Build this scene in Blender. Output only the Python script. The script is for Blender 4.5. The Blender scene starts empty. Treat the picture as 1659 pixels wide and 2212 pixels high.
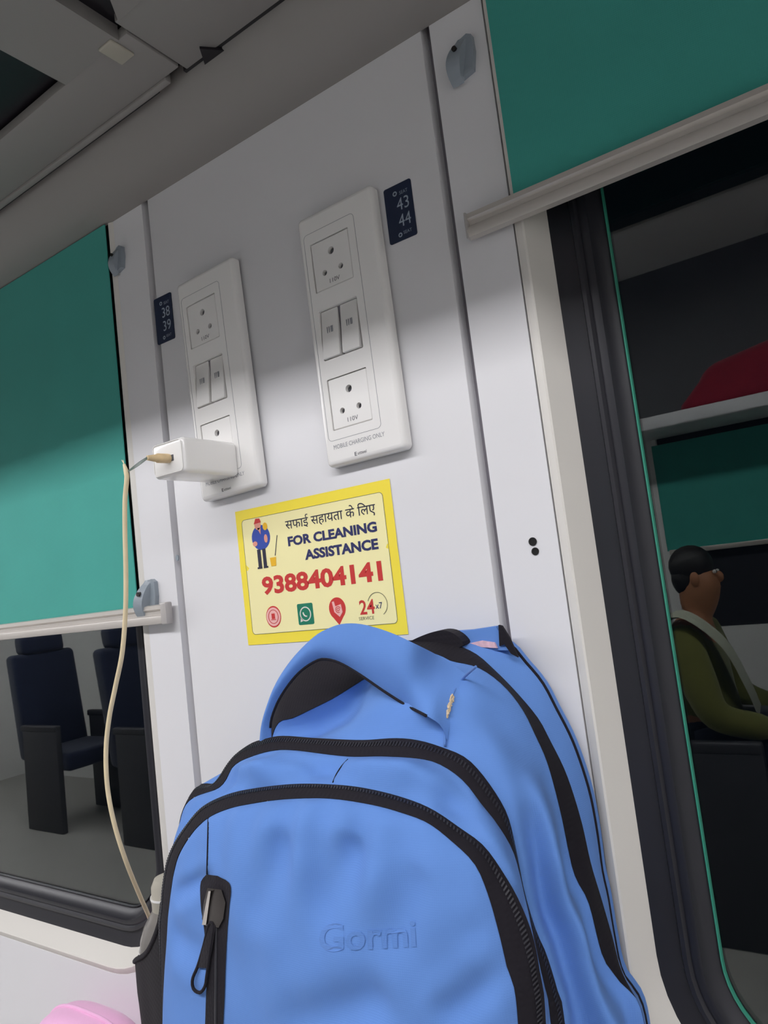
import bpy, bmesh, math, random
import numpy as np
from mathutils import Vector, Matrix, noise
from mathutils.bvhtree import BVHTree
random.seed(7)
SC = bpy.context.scene
COL = SC.collection
W, H = 1659, 2212
# ------------------------------------------------------------------ camera
CP = Vector((0.3838, -0.4986, -0.3264)); FPX = 1562.4
CR = Vector((0.816, 0.566, -0.119)).normalized()
CF = Vector((-0.558, 0.824, 0.095)); CF = (CF - CF.dot(CR) * CR).normalized()
CU = CR.cross(CF).normalized()
cd = bpy.data.cameras.new('camera'); cam = bpy.data.objects.new('camera', cd); COL.objects.link(cam)
cd.sensor_fit = 'VERTICAL'; cd.sensor_height = 24; cd.lens = 24 * FPX / H; cd.clip_start = 0.01
cam.matrix_world = Matrix(((CR.x, CU.x, -CF.x, CP.x), (CR.y, CU.y, -CF.y, CP.y), (CR.z, CU.z, -CF.z, CP.z), (0, 0, 0, 1)))
SC.camera = cam
# ------------------------------------------------------------------ light and exposure
LIGHT_STRENGTH = 24.0
LIGHT_Y, LIGHT_Z, LIGHT_W = -1.40, 0.86, 0.20
SC.view_settings.view_transform = 'Standard'; SC.view_settings.look = 'None'
SC.view_settings.gamma = 1; SC.view_settings.use_curve_mapping = False
SC.view_settings.exposure = 0.0
wd = bpy.data.worlds.new('night'); SC.world = wd; wd.use_nodes = True
wd.node_tree.nodes['Background'].inputs[0].default_value = (0.15, 0.2, 0.35, 1)
wd.node_tree.nodes['Background'].inputs[1].default_value = 0.006


def ray(px, py):
    return (CF + CR * ((px - W / 2) / FPX) - CU * ((py - H / 2) / FPX))


def at(px, py, Y=0.0):
    d = ray(px, py)
    return CP + d * ((Y - CP.y) / d.y)


# ------------------------------------------------------------------ materials
def lin(c):
    if isinstance(c, str):
        c = [int(c[i:i + 2], 16) / 255 for i in (0, 2, 4)]
    return tuple(x / 12.92 if x <= 0.04045 else ((x + 0.055) / 1.055) ** 2.4 for x in c) + (1,)


MATS = {}


def mat(name, col, rough=0.5, spec=0.5, metal=0, bump=0, bscale=80, vary=0.0, vscale=6, emit=0, coat=0, trans=0, ior=1.5, sheen=0, alpha=1):
    if name in MATS: return MATS[name]
    m = bpy.data.materials.new(name); m.use_nodes = True
    nt = m.node_tree; b = nt.nodes['Principled BSDF']
    c = lin(col)
    b.inputs['Base Color'].default_value = c
    b.inputs['Roughness'].default_value = rough
    b.inputs['Specular IOR Level'].default_value = spec
    b.inputs['Metallic'].default_value = metal
    b.inputs['IOR'].default_value = ior
    b.inputs['Transmission Weight'].default_value = trans
    b.inputs['Coat Weight'].default_value = coat
    b.inputs['Sheen Weight'].default_value = sheen
    b.inputs['Alpha'].default_value = alpha
    if emit:
        b.inputs['Emission Color'].default_value = c; b.inputs['Emission Strength'].default_value = emit
    tc = nt.nodes.new('ShaderNodeTexCoord')
    if vary:
        n = nt.nodes.new('ShaderNodeTexNoise'); n.inputs['Scale'].default_value = vscale; n.inputs['Detail'].default_value = 5
        nt.links.new(tc.outputs['Object'], n.inputs['Vector'])
        r = nt.nodes.new('ShaderNodeMix'); r.data_type = 'RGBA'
        r.inputs[6].default_value = tuple(min(1, x * (1 - vary)) for x in c[:3]) + (1,)
        r.inputs[7].default_value = tuple(min(1, x * (1 + vary)) for x in c[:3]) + (1,)
        nt.links.new(n.outputs['Fac'], r.inputs[0]); nt.links.new(r.outputs[2], b.inputs['Base Color'])
    if bump:
        n2 = nt.nodes.new('ShaderNodeTexNoise'); n2.inputs['Scale'].default_value = bscale; n2.inputs['Detail'].default_value = 4
        nt.links.new(tc.outputs['Object'], n2.inputs['Vector'])
        bp = nt.nodes.new('ShaderNodeBump'); bp.inputs['Strength'].default_value = bump; bp.inputs['Distance'].default_value = 0.002
        nt.links.new(n2.outputs['Fac'], bp.inputs['Height']); nt.links.new(bp.outputs['Normal'], b.inputs['Normal'])
    MATS[name] = m
    return m


def weave(name, col, scale=1400, rough=0.85, bump=0.35, vary=0.1, sheen=0.25):
    m = mat(name, col, rough, 0.25, vary=vary, vscale=14, sheen=sheen)
    nt = m.node_tree; b = nt.nodes['Principled BSDF']
    tc = [n for n in nt.nodes if n.type == 'TEX_COORD'][0]
    hs = []
    for ax in ('X', 'Z'):
        w = nt.nodes.new('ShaderNodeTexWave'); w.bands_direction = ax; w.inputs['Scale'].default_value = scale / 6.28 / 1.6
        w.inputs['Distortion'].default_value = 0.6
        nt.links.new(tc.outputs['Object'], w.inputs['Vector']); hs.append(w)
    mx = nt.nodes.new('ShaderNodeMath'); mx.operation = 'MULTIPLY'
    nt.links.new(hs[0].outputs['Fac'], mx.inputs[0]); nt.links.new(hs[1].outputs['Fac'], mx.inputs[1])
    bp = nt.nodes.new('ShaderNodeBump'); bp.inputs['Strength'].default_value = bump; bp.inputs['Distance'].default_value = 0.0005
    nt.links.new(mx.outputs[0], bp.inputs['Height']); nt.links.new(bp.outputs['Normal'], b.inputs['Normal'])
    return m


M = dict(
    wall=mat('white_laminate', 'e1e0e2', 0.38, 0.4, vary=0.02, vscale=3, bump=0.03, bscale=30),
    sill=mat('cream_plastic', 'dfdbd4', 0.4, 0.4, vary=0.03, vscale=4),
    groove=mat('grey_joint', '8f8b92', 0.6, vary=0.05, vscale=20),
    seam=mat('dark_seam', '2b2a2c', 0.8),
    hole=mat('dark_hole', '1b1a1a', 0.9),
    black=mat('black_gasket', '26262c', 0.38, 0.45, vary=0.08, vscale=12),
    gedge=mat('green_glass_edge', '3a9079', 0.25, 0.6, vary=0.12, vscale=40),
    glass=mat('window_glass', 'dfeee8', 0.0, 0.5, trans=1, ior=1.72),
    rack=mat('grey_rack_plastic', '918d8a', 0.5, 0.4, vary=0.04, vscale=5, bump=0.03, bscale=40),
    rackdark=mat('smoked_rack_panel', '17131a', 0.4, 0.5, vary=0.1, vscale=8),
    alu=mat('brushed_aluminium', 'c9c3bc', 0.35, 0.5, metal=0.35, vary=0.05, vscale=30),
    blind=weave('teal_blind_fabric', '43a296', 2200, 0.7, 0.2, 0.08, 0.1),
    plate=mat('glossy_white_plastic', 'efedea', 0.16, 0.5, vary=0.01, vscale=8, coat=0.25),
    plastic=mat('white_plastic', 'ebe9e6', 0.35, 0.45, vary=0.015, vscale=12),
    print=mat('grey_print', '8d8e93', 0.7),
    printd=mat('dark_print', '5a5b60', 0.7),
    navy=mat('navy_label', '15233f', 0.45, vary=0.1, vscale=60),
    labeltext=mat('pale_label_print', '9aa6b4', 0.6),
    yel=mat('yellow_vinyl', 'ffe648', 0.35, 0.5, vary=0.05, vscale=18, bump=0.05, bscale=40),
    pale=mat('pale_yellow_vinyl', 'fdf2b4', 0.35, 0.5, vary=0.04, vscale=12, bump=0.05, bscale=40),
    inkblue=mat('navy_ink', '23285f', 0.5), inkblack=mat('black_ink', '24243a', 0.5),
    inkred=mat('red_ink', 'cd3330', 0.5), inkblueb=mat('blue_ink', '2b49a8', 0.5),
    inkgreen=mat('green_ink', '0f7a5c', 0.5), inkwhite=mat('white_ink', 'e9e3d6', 0.5), inkpink=mat('pink_ink', 'f0b7b0', 0.5),
    skinp=mat('printed_skin', 'e39a86', 0.6), bucket=mat('amber_ink', 'f0b91f', 0.5), inkgrey=mat('line_ink', '77745c', 0.6),
    cloth=weave('blue_polyester', '638dd2', 2600, 0.85, 0.12, 0.08, 0.03),
    clothd=weave('blue_embroidery', '5c85c9', 2600, 0.85, 0.12, 0.06, 0.2),
    tape=weave('black_webbing', '1d1a21', 900, 0.85, 0.3, 0.12, 0.02),
    mesh=weave('black_mesh', '17151a', 700, 0.85, 0.4, 0.15, 0.02),
    zipm=mat('black_zip_teeth', '2c2c33', 0.4, 0.5),
    metal=mat('gunmetal', '55504f', 0.25, 0.5, metal=0.9),
    fray=mat('frayed_thread', 'd8c2a0', 0.9, vary=0.3, vscale=300),
    tag=mat('pink_white_thread', 'e0b9c6', 0.9, vary=0.35, vscale=250),
    bottle=mat('clear_plastic', 'aaa59f', 0.18, 0.5, trans=0.55, ior=1.35),
    cap=mat('cream_cap', 'bfb9aa', 0.4, trans=0.2),
    hook=mat('grey_moulded_plastic', '8e979f', 0.4, vary=0.05, vscale=60),
    clear=mat('frosted_clip', 'd3cecb', 0.3, trans=0.35),
    cable=mat('yellowed_cable', 'e6d4ae', 0.45, vary=0.12, vscale=40),
    plugm=mat('yellowed_plug', 'd9bf94', 0.45, vary=0.3, vscale=160),
    wire=mat('bare_wire', '7f8f86', 0.4, metal=0.3),
    pink=mat('pink_fabric', 'efb6dc', 0.9, 0.2, vary=0.05, vscale=20, sheen=0.3, bump=0.1, bscale=200),
    floor=mat('grey_vinyl_floor', 'a3a19d', 0.5, vary=0.12, vscale=9),
    ceil=mat('pale_ceiling', 'e6e6e6', 0.5, vary=0.03),
    opp=mat('pale_wall_panel', 'e9e8e6', 0.45, vary=0.03),
    lamp=mat('lit_diffuser', 'fdfcff', 0.5, emit=LIGHT_STRENGTH),
    seat=weave('blue_seat_fabric', '252c44', 600, 0.85, 0.3, 0.12), seatp=mat('grey_seat_shell', '3b3b41', 0.5),
    back=mat('dimmed_far_wall_grey', '5b5b60', 0.5, vary=0.05),
    red=weave('dark_red_nylon', '9a2236', 900, 0.8, 0.3, 0.12),
    skin=mat('brown_skin', 'a8714f', 0.55, vary=0.08, vscale=20), hair=mat('black_hair', '15110f', 0.55, bump=0.5, bscale=120),
    olive=weave('olive_cotton', '6f7038', 900, 0.85, 0.3, 0.2), denim=weave('dark_denim', '1d2436', 900, 0.85, 0.3, 0.15),
    shawl=weave('pale_cotton', 'b9bda9', 900, 0.85, 0.3, 0.1), eyew=mat('eye_white', 'e8e4de', 0.3), eyed=mat('dark_iris', '1a100a', 0.3),
    table=mat('grey_table_top', 'a9a7a3', 0.4, vary=0.04),
)


# ------------------------------------------------------------------ mesh helpers: a geo is (verts, faces)
def join(*gs):
    V, F = [], []
    for v, f in gs:
        o = len(V); V += [tuple(p) for p in v]; F += [tuple(i + o for i in q) for q in f]
    return V, F


def frombm(bm):
    bm.verts.index_update()
    g = ([tuple(v.co) for v in bm.verts], [tuple(v.index for v in f.verts) for f in bm.faces]); bm.free(); return g


def rbox(x0, x1, y0, y1, z0, z1, bev=0.0, seg=3, axis=None):
    bm = bmesh.new(); bmesh.ops.create_cube(bm, size=1)
    for v in bm.verts:
        v.co = Vector(((x0 + x1) / 2 + v.co.x * (x1 - x0), (y0 + y1) / 2 + v.co.y * (y1 - y0), (z0 + z1) / 2 + v.co.z * (z1 - z0)))
    if bev:
        es = bm.edges[:]
        if axis is not None:
            es = [e for e in es if abs((e.verts[0].co - e.verts[1].co)[axis]) > 1e-7]
        bmesh.ops.bevel(bm, geom=es, offset=bev, segments=seg, profile=0.5, affect='EDGES', clamp_overlap=True)
    return frombm(bm)


def loft(rows, closed=False, flip=False):
    n = len(rows[0]); V = [tuple(p) for r in rows for p in r]; F = []
    for i in range(len(rows) - 1):
        for j in range(n if closed else n - 1):
            a, b = i * n + j, i * n + (j + 1) % n
            q = (a, b, b + n, a + n); F.append(q[::-1] if flip else q)
    return V, F


def tube(pts, r, n=10, caps=True, closed=False):
    pts = [Vector(p) for p in pts]; rs = r if isinstance(r, (list, tuple)) else [r] * len(pts)
    rows = []; prev = None; L = len(pts)
    for i, p in enumerate(pts):
        a = pts[(i - 1) % L] if (i > 0 or closed) else p; b = pts[(i + 1) % L] if (i < L - 1 or closed) else p
        t = (b - a).normalized()
        if prev is None:
            u = t.orthogonal().normalized()
        else:
            u = (prev - t * prev.dot(t)).normalized()
        prev = u; v = t.cross(u)
        rows.append([p + (u * math.cos(k * 2 * math.pi / n) + v * math.sin(k * 2 * math.pi / n)) * rs[i] for k in range(n)])
    if closed: rows.append(rows[0])
    V, F = loft(rows, True)
    if caps and not closed:
        F.append(tuple(range(n))[::-1]); F.append(tuple(len(V) - n + k for k in range(n)))
    return V, F


def spline(pts, n=40, closed=False):
    """Catmull-Rom, resampled evenly to n points"""
    P = [Vector(p) for p in pts]; out = []
    L = len(P)
    for i in range(L if closed else L - 1):
        if closed:
            p0, p1, p2, p3 = P[(i - 1) % L], P[i], P[(i + 1) % L], P[(i + 2) % L]
        else:
            p0 = P[i - 1] if i else P[0] * 2 - P[1]; p1 = P[i]; p2 = P[i + 1]; p3 = P[i + 2] if i + 2 < L else P[-1] * 2 - P[-2]
        for k in range(12):
            t = k / 12
            out.append(0.5 * ((2 * p1) + (p2 - p0) * t + (2 * p0 - 5 * p1 + 4 * p2 - p3) * t * t + (3 * p1 - p0 - 3 * p2 + p3) * t ** 3))
    if not closed: out.append(P[-1])
    return resample(out, n, closed)


def resample(out, n, closed=False):
    if closed: out = out + [out[0]]
    d = [0.0]
    for a, b in zip(out, out[1:]): d.append(d[-1] + (b - a).length)
    res = []; j = 0
    for k in range(n):
        s = d[-1] * k / (n if closed else n - 1)
        while j < len(d) - 2 and d[j + 1] < s: j += 1
        t = (s - d[j]) / max(1e-9, d[j + 1] - d[j]); res.append(out[j].lerp(out[j + 1], min(1, t)))
    return res


def prism(poly, y0, y1):
    """polygon in (x,z) made solid between two Y"""
    n = len(poly)
    V = [(p[0], y0, p[1]) for p in poly] + [(p[0], y1, p[1]) for p in poly]
    F = [tuple(range(n)), tuple(range(2 * n - 1, n - 1, -1))] + [(i, i + n, (i + 1) % n + n, (i + 1) % n) for i in range(n)]
    return V, F


def lathe(prof, c=(0, 0), n=32):
    rows = [[(c[0] + r * math.cos(2 * math.pi * k / n), c[1] + r * math.sin(2 * math.pi * k / n), z) for k in range(n)] for r, z in prof]
    return loft(rows, True)


def xform(g, mtx):
    return [tuple(mtx @ Vector(v)) for v in g[0]], g[1]


def mk(name, g, m, smooth=False, origin=None):
    me = bpy.data.meshes.new(name)
    o = Vector(origin) if origin is not None else Vector((0, 0, 0))
    me.from_pydata([tuple(Vector(v) - o) for v in g[0]], [], g[1]); me.validate(); me.update()
    bm = bmesh.new(); bm.from_mesh(me); bmesh.ops.recalc_face_normals(bm, faces=bm.faces); bm.to_mesh(me); bm.free()
    me.materials.append(m)
    if smooth is not False:
        for p in me.polygons: p.use_smooth = True
        if smooth is not True: me.set_sharp_from_angle(angle=math.radians(smooth))
    ob = bpy.data.objects.new(name, me); COL.objects.link(ob)
    return ob


def root_origin(p):
    while p.parent: p = p.parent
    return p['_o'] if '_o' in p else (0, 0, 0)


ORIG = {}


def part(name, g, m, parent, smooth=False, label=None):
    r = parent
    while r.parent: r = r.parent
    ob = mk(name, g, m, smooth, ORIG[r.name]); ob.parent = parent
    if label: ob['label'] = label
    return ob


def thing(name, label, cat, loc, group=None, rot=None):
    o = bpy.data.objects.new(name, None); COL.objects.link(o); o.location = loc; o.empty_display_size = 0.02
    o['label'] = label; o['category'] = cat
    if group: o['group'] = group
    ORIG[o.name] = Vector(loc)
    return o


def single(name, g, m, label, cat, smooth=False, group=None):
    vs = np.array(g[0]); o = (vs[:, 0].mean(), vs[:, 1].mean(), vs[:, 2].min())
    ob = mk(name, g, m, smooth, o); ob.location = o; ORIG[ob.name] = Vector(o)
    ob['label'] = label; ob['category'] = cat
    if group: ob['group'] = group
    return ob


def struct(name, g, m, smooth=False):
    ob = mk(name, g, m, smooth); ob['kind'] = 'structure'; ORIG[ob.name] = Vector((0, 0, 0)); return ob


def boolean(ob, cutters):
    """cut geo solids out of a mesh object"""
    for g in cutters:
        c = mk('cutter', g, M['hole'])
        c.matrix_world = ob.matrix_world.copy()
        md = ob.modifiers.new('b', 'BOOLEAN'); md.operation = 'DIFFERENCE'; md.solver = 'EXACT'; md.object = c
        bpy.context.view_layer.update()
        dg = bpy.context.evaluated_depsgraph_get(); me = bpy.data.meshes.new_from_object(ob.evaluated_get(dg))
        ob.modifiers.clear(); old = ob.data; ob.data = me; bpy.data.meshes.remove(old)
        cm = c.data; bpy.data.objects.remove(c); bpy.data.meshes.remove(cm)


def text_geo(s, x0, x1, z0, z1, Y, bold=0.0, thick=0.0002, shear=0):
    """lettering fitted into the box (x0..x1, z0..z1) on a plane facing -Y"""
    cu = bpy.data.curves.new('t', 'FONT'); cu.body = s; cu.size = 1; cu.offset = bold; cu.resolution_u = 3
    to = bpy.data.objects.new('t', cu); COL.objects.link(to); bpy.context.view_layer.update()
    me = bpy.data.meshes.new_from_object(to.evaluated_get(bpy.context.evaluated_depsgraph_get()))
    V = np.array([v.co[:] for v in me.vertices]); F = [tuple(p.vertices) for p in me.polygons]
    bpy.data.objects.remove(to); bpy.data.curves.remove(cu); bpy.data.meshes.remove(me)
    if len(V) == 0: return [(x0, Y, z0)], []
    a, b = V.min(0), V.max(0)
    X = x0 + (V[:, 0] - a[0]) / (b[0] - a[0]) * (x1 - x0); Z = z0 + (V[:, 1] - a[1]) / (b[1] - a[1]) * (z1 - z0)
    return [(x + shear * (z - z0), Y, z) for x, z in zip(X, Z)], F


def disc(cx, cz, rx, rz, y0, y1, n=28):
    return prism([(cx + rx * math.cos(2 * math.pi * k / n), cz + rz * math.sin(2 * math.pi * k / n)) for k in range(n)], y0, y1)


def ring(cx, cz, r0, r1, y0, y1, n=32, a0=0, a1=360):
    rows = []
    full = a1 - a0 >= 360
    for k in range(n + (0 if full else 1)):
        a = math.radians(a0 + (a1 - a0) * k / n); c, s = math.cos(a), math.sin(a)
        rows.append([(cx + r0 * c, y0, cz + r0 * s), (cx + r1 * c, y0, cz + r1 * s), (cx + r1 * c, y1, cz + r1 * s), (cx + r0 * c, y1, cz + r0 * s)])
    if full: rows.append(rows[0])
    return loft(rows, True)


def rrect(x0, x1, z0, z1, r, n=10):
    P = []
    for cx, cz, a in ((x1 - r, z1 - r, 0), (x0 + r, z1 - r, 90), (x0 + r, z0 + r, 180), (x1 - r, z0 + r, 270)):
        for k in range(n + 1):
            t = math.radians(a + 90 * k / n); P.append((cx + r * math.cos(t), cz + r * math.sin(t)))
    return P


def rring(x0, x1, z0, z1, r, w, y0, y1):
    o = rrect(x0, x1, z0, z1, r, 6); i = rrect(x0 + w, x1 - w, z0 + w, z1 - w, max(r - w, 1e-4), 6)
    rows = [[(a[0], y0, a[1]), (b[0], y0, b[1]), (b[0], y1, b[1]), (a[0], y1, a[1])] for a, b in zip(o, i)]
    rows.append(rows[0]); return loft(rows, True)


# ================================================================== SETTING
XL, XR, FZ, CZ, OY = -6.0, 3.0, -1.6, 0.95, -2.9
GL0, GL1 = -0.2235, -0.2135         # left joint
GR0, GR1 = 0.1385, 0.1465           # right joint
WTOP = 0.60
wall_parts = [rbox(GL1, GR0, 0, 0.05, FZ, WTOP, 0.0012, 2)]


def frame_loop(x0, x1, z0, z1, r, d, Y):
    return [(p[0], Y, p[1]) for p in rrect(x0 - d, x1 + d, z0 - d, z1 + d, r + d, 12)]


def window(idx, bx0, bx1, wx0, wx1, gap):
    """bx = edge of the black border, wx = extent of the wall panel around it"""
    z0, z1, r = -0.702, 0.36, 0.10
    L = lambda d, Y: frame_loop(bx0, bx1, z0, z1, r, d, Y)
    n = len(L(0, 0))
    hole = L(0.0195 + gap, 0.0)
    # panel round the opening: project every loop point onto the outer rectangle
    cx, cz = (bx0 + bx1) / 2, (z0 + z1) / 2
    outer = []
    for i, p in enumerate(hole):
        q = i // 13
        outer.append(None)
    cor = [(wx1, WTOP), (wx0, WTOP), (wx0, FZ), (wx1, FZ)]
    for i, p in enumerate(hole):
        q, k = divmod(i, 13)
        c = cor[q]
        if k == 6: outer[i] = (c[0], 0, c[1])
        elif (k < 6) == (q % 2 == 0): outer[i] = (c[0], 0, p[2])
        else: outer[i] = (p[0], 0, c[1])
    back = [(p[0], 0.05, p[2]) for p in outer]
    wall_parts.append(loft([back, outer, hole, L(0.0195 + gap, 0.006)], True))
    struct('trim_%d' % idx, loft([L(0.0195, 0.008), L(0.0195, 0.0006), L(0.0188, 0), L(0.0130, -0.0018), L(0.0115, -0.0012), L(0.0105, 0.0008), L(0.0, 0.020)], True), M['sill'], 35)
    if gap: struct('trim_%d' % (idx + 2), loft([L(0.0197 + gap, 0.007), L(0.019, 0.007)], True), M['seam'])
    wn = bpy.data.objects.new('window_%d' % idx, None); COL.objects.link(wn); wn['kind'] = 'structure'; ORIG[wn.name] = Vector((0, 0, 0))
    part('border', loft([L(0.0015, 0.0195), L(-0.016, 0.0215), L(-0.0175, 0.0185), L(-0.0205, 0.0180), L(-0.0225, 0.0205), L(-0.0255, 0.0190), L(-0.029, 0.0195), L(-0.032, 0.026), L(-0.039, 0.030), L(-0.039, 0.038)], True), M['black'], wn, 40)
    part('pane_edge', loft([L(-0.0385, 0.0300), L(-0.0392, 0.0282), L(-0.0402, 0.0282), L(-0.0406, 0.031)], True), M['gedge'] if gap else M['black'], wn, 50)
    lo, hi = L(-0.0385, 0.031), L(-0.0385, 0.036)
    V, F = loft([lo, hi], True); F += [tuple(range(n)), tuple(range(2 * n - 1, n - 1, -1))]
    part('pane', (V, F), M['glass'], wn)


window(1, -1.62, -0.2940, XL, GL0, 0.0)
window(2, 0.2135, 1.54, GR1, XR, 0.0011)
struct('wall_left', join(*wall_parts), M['wall'], 30)
struct('trim_5', rbox(GL0 - 0.001, GL1 + 0.001, 0.012, 0.03, FZ, WTOP), M['groove'])
struct('trim_6', rbox(GR0 - 0.001, GR1 + 0.001, 0.012, 0.03, FZ, WTOP), M['groove'])
struct('floor', rbox(XL, XR, OY, 0.05, FZ - 0.05, FZ), M['floor'])
struct('ceiling', rbox(XL, XR, OY, 0.05, CZ, CZ + 0.05), M['ceil'])
struct('wall_front', rbox(XL - 0.05, XL, OY, 0.05, FZ, CZ), M['opp'])
struct('wall_back', rbox(XR, XR + 0.05, OY, 0.05, FZ, CZ), M['opp'])
# opposite side of the coach, seen in the window glass: panels with dark window openings
opp = []
xs = [XL, -3.75, -3.45, -2.2, -1.9, -0.65, 0, 0]
owin = [(-0.41, 1.0)]
x = XL
for a, b in owin:
    opp.append(rbox(x, a, OY - 0.05, OY, FZ, CZ)); opp.append(rbox(a, b, OY - 0.05, OY, FZ, -0.70)); opp.append(rbox(a, b, OY - 0.05, OY, 0.3, CZ)); x = b
opp.append(rbox(x, XR, OY - 0.05, OY, FZ, CZ))
struct('wall_right', join(*opp), M['opp'])
struct('trim_8', rbox(XL, XR, OY, OY + 0.006, 0.205, CZ), M['back'])  # dark grey sheet added so the far upper wall mirrors darker in the glass
for i, (a, b) in enumerate(owin):
    struct('window_%d' % (i + 3), rbox(a, b, OY - 0.045, OY - 0.03, -0.70, 0.3), M['black'])
# upper wall above the racks on both sides
struct('trim_7', rbox(XL, XR, 0.0, 0.05, WTOP, CZ), M['ceil'])

# ================================================================== CEILING LIGHT
cl = thing('ceiling_light', 'long white lit ceiling strip light above the aisle', 'light', (-1.5, LIGHT_Y, LIGHT_Z))
h = LIGHT_W / 2
part('diffuser', rbox(XL + 0.1, XR - 0.1, LIGHT_Y - h, LIGHT_Y + h, LIGHT_Z, LIGHT_Z + 0.004), M['lamp'], cl)
part('housing', join(rbox(XL + 0.08, XR - 0.08, LIGHT_Y - h - 0.012, LIGHT_Y - h - 0.001, LIGHT_Z - 0.002, CZ), rbox(XL + 0.08, XR - 0.08, LIGHT_Y + h + 0.001, LIGHT_Y + h + 0.012, LIGHT_Z - 0.002, CZ), rbox(XL + 0.08, XR - 0.08, LIGHT_Y - h - 0.001, LIGHT_Y + h + 0.001, LIGHT_Z + 0.006, CZ)), M['ceil'], cl)

# ================================================================== LUGGAGE RACKS
def extr(prof, x0, x1):
    rows = [[(x, y, z) for y, z in prof] for x in (x0, x1)]
    V, F = loft(rows, True); n = len(prof); F += [tuple(range(n)), tuple(range(2 * n - 1, n - 1, -1))]
    return V, F


rk = thing('luggage_rack', 'grey overhead luggage rack running above both windows', 'luggage rack', (0, 0, 0.115))
cove = [(0, 0.1135), (-0.012, 0.1145), (-0.028, 0.1195), (-0.045, 0.1305), (-0.056, 0.1425), (-0.0615, 0.1515), (-0.0615, 0.165), (0, 0.165)]
part('cove', extr(cove, XL, XR), M['rack'], rk, 35)
part('seam', join(extr([(-0.0605, 0.153), (-0.0668, 0.153), (-0.0668, 0.16), (-0.0605, 0.16)], XL, -0.108), extr([(-0.0605, 0.153), (-0.0650, 0.153), (-0.0650, 0.16), (-0.0605, 0.16)], -0.070, XR)), M['seam'], rk)
part('lip', rbox(XL, -0.085, -0.0735, -0.0668, 0.1475, 0.157, 0.0015, 2), M['rack'], rk, 35)
part('panel', rbox(-0.0655, XR, -0.140, -0.0650, 0.1520, 0.160, 0.001, 2), M['rack'], rk, 35)
part('panel', rbox(XL, -0.0665, -0.128, -0.0735, 0.1500, 0.160, 0.001, 2), M['rack'], rk, 35)
tri = [(-0.022, -0.0600), (-0.056, -0.0480), (-0.036, -0.0760)]
part('notch', loft([[(p[0], p[1], 0.1495) for p in tri], [(p[0], p[1], 0.156) for p in tri]], True)[0:1] + (loft([[(p[0], p[1], 0.1495) for p in tri], [(p[0], p[1], 0.156) for p in tri]], True)[1] + [(0, 1, 2), (3, 4, 5)],), M['rackdark'], rk)
for ax in (-3.2, -2.2, -1.2, -0.155, 0.9, 1.9):
    part('arm', extr([(-0.40, 0.150), (-0.128, 0.1495), (-0.128, 0.165), (-0.40, 0.165)], ax, ax + 0.078), M['rack'], rk)
ws = [XL, -3.2, -2.2, -1.2, -0.155, 0.9, 1.9, XR]
for a, b in zip(ws, ws[1:]):
    part('smoked_panel', rbox(a if a == XL else a + 0.078, -0.046 if False else b, -0.40, -0.120, 0.163, 0.168), M['rackdark'], rk)
part('shelf', rbox(XL, XR, -0.398, -0.001, 0.1690, 0.1740), M['rackdark'], rk)  # unseen cover plate added to block light leaking down through rack gaps
# light closing panel right of the small opening
part('panel', prism([(0, 0)] * 3, 0, 0) if False else ([(-0.045, -0.16, .1515), (-0.030, -0.40, .1515), (0.9, -0.40, .1515), (0.9, -0.139, .1515), (-0.062, -0.139, .1515), (-0.045, -0.16, .158), (-0.030, -0.40, .158), (0.9, -0.40, .158), (0.9, -0.139, .158), (-0.062, -0.139, .158)],
     [(0, 1, 2, 3, 4), (5, 6, 7, 8, 9), (0, 1, 6, 5), (1, 2, 7, 6), (2, 3, 8, 7), (3, 4, 9, 8), (4, 0, 5, 9)]), M['rack'], rk)
part('clip', rbox(-0.098, -0.080, -0.134, -0.110, 0.1475, 0.1505, 0.003, 3), M['cap'], rk, 35, 'cream plastic clip')
part('front_rail', rbox(XL, XR, -0.415, -0.398, 0.150, 0.205, 0.004, 3), M['alu'], rk, 35)
# rack across the aisle
ork = thing('luggage_rack', 'pale rack edge mirrored in the right window glass', 'luggage rack', (0, OY, 0.14))
part('shelf', rbox(XL, XR, OY, -2.60, 0.172, 0.194), M['wall'], ork)
part('front_rail', rbox(XL, XR, -2.60, -2.55, 0.166, 0.222, 0.008, 3), M['wall'], ork, 35)

# ================================================================== BLINDS
def blind(x0, x1, zb, Yf, barx0, barx1, side, label, tilt=0.0):
    t = thing('window_blind', label, 'blind', ((x0 + x1) / 2, Yf, zb), 'teal roller blinds')
    part('fabric', rbox(x0, x1, Yf, Yf + 0.0012, zb + 0.004, 0.1125), M['blind'], t)
    b = part('bottom_bar', extr([(-0.0020 + Yf, zb - 0.004), (-0.0075 + Yf, zb - 0.0035), (-0.0085 + Yf, zb + 0.001), (-0.0075 + Yf, zb + 0.0045), (-0.0045 + Yf, zb + 0.0065), (-0.0045 + Yf, zb + 0.0095), (-0.0070 + Yf, zb + 0.0115), (-0.0065 + Yf, zb + 0.0155), (-0.003 + Yf, zb + 0.0165), (-0.0015 + Yf, zb + 0.0165)], barx0, barx1), M['alu'], t, 30)
    return t, b


tb, bb = blind(-1.66, -0.2845, -0.3385, -0.0045, -1.64, -0.2300, 'r', 'teal blind on the left window, mostly lowered, green in the light')
part('end_cap', rbox(-0.2365, -0.2270, -0.0135, -0.0045, -0.3430, -0.3205, 0.0015, 2), M['clear'], bb, 35, 'clear plastic end cap')
tb2, bb2 = blind(0.1985, 1.6, -0.0725, -0.0045, 0.1610, 1.58, 'l', 'dark teal blind half lowered on the right window in shade')
part('end_cap', rbox(0.1600, 0.1618, -0.0130, -0.0060, -0.0765, -0.0560, 0.0007, 2), M['clear'], bb2, 35)

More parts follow.
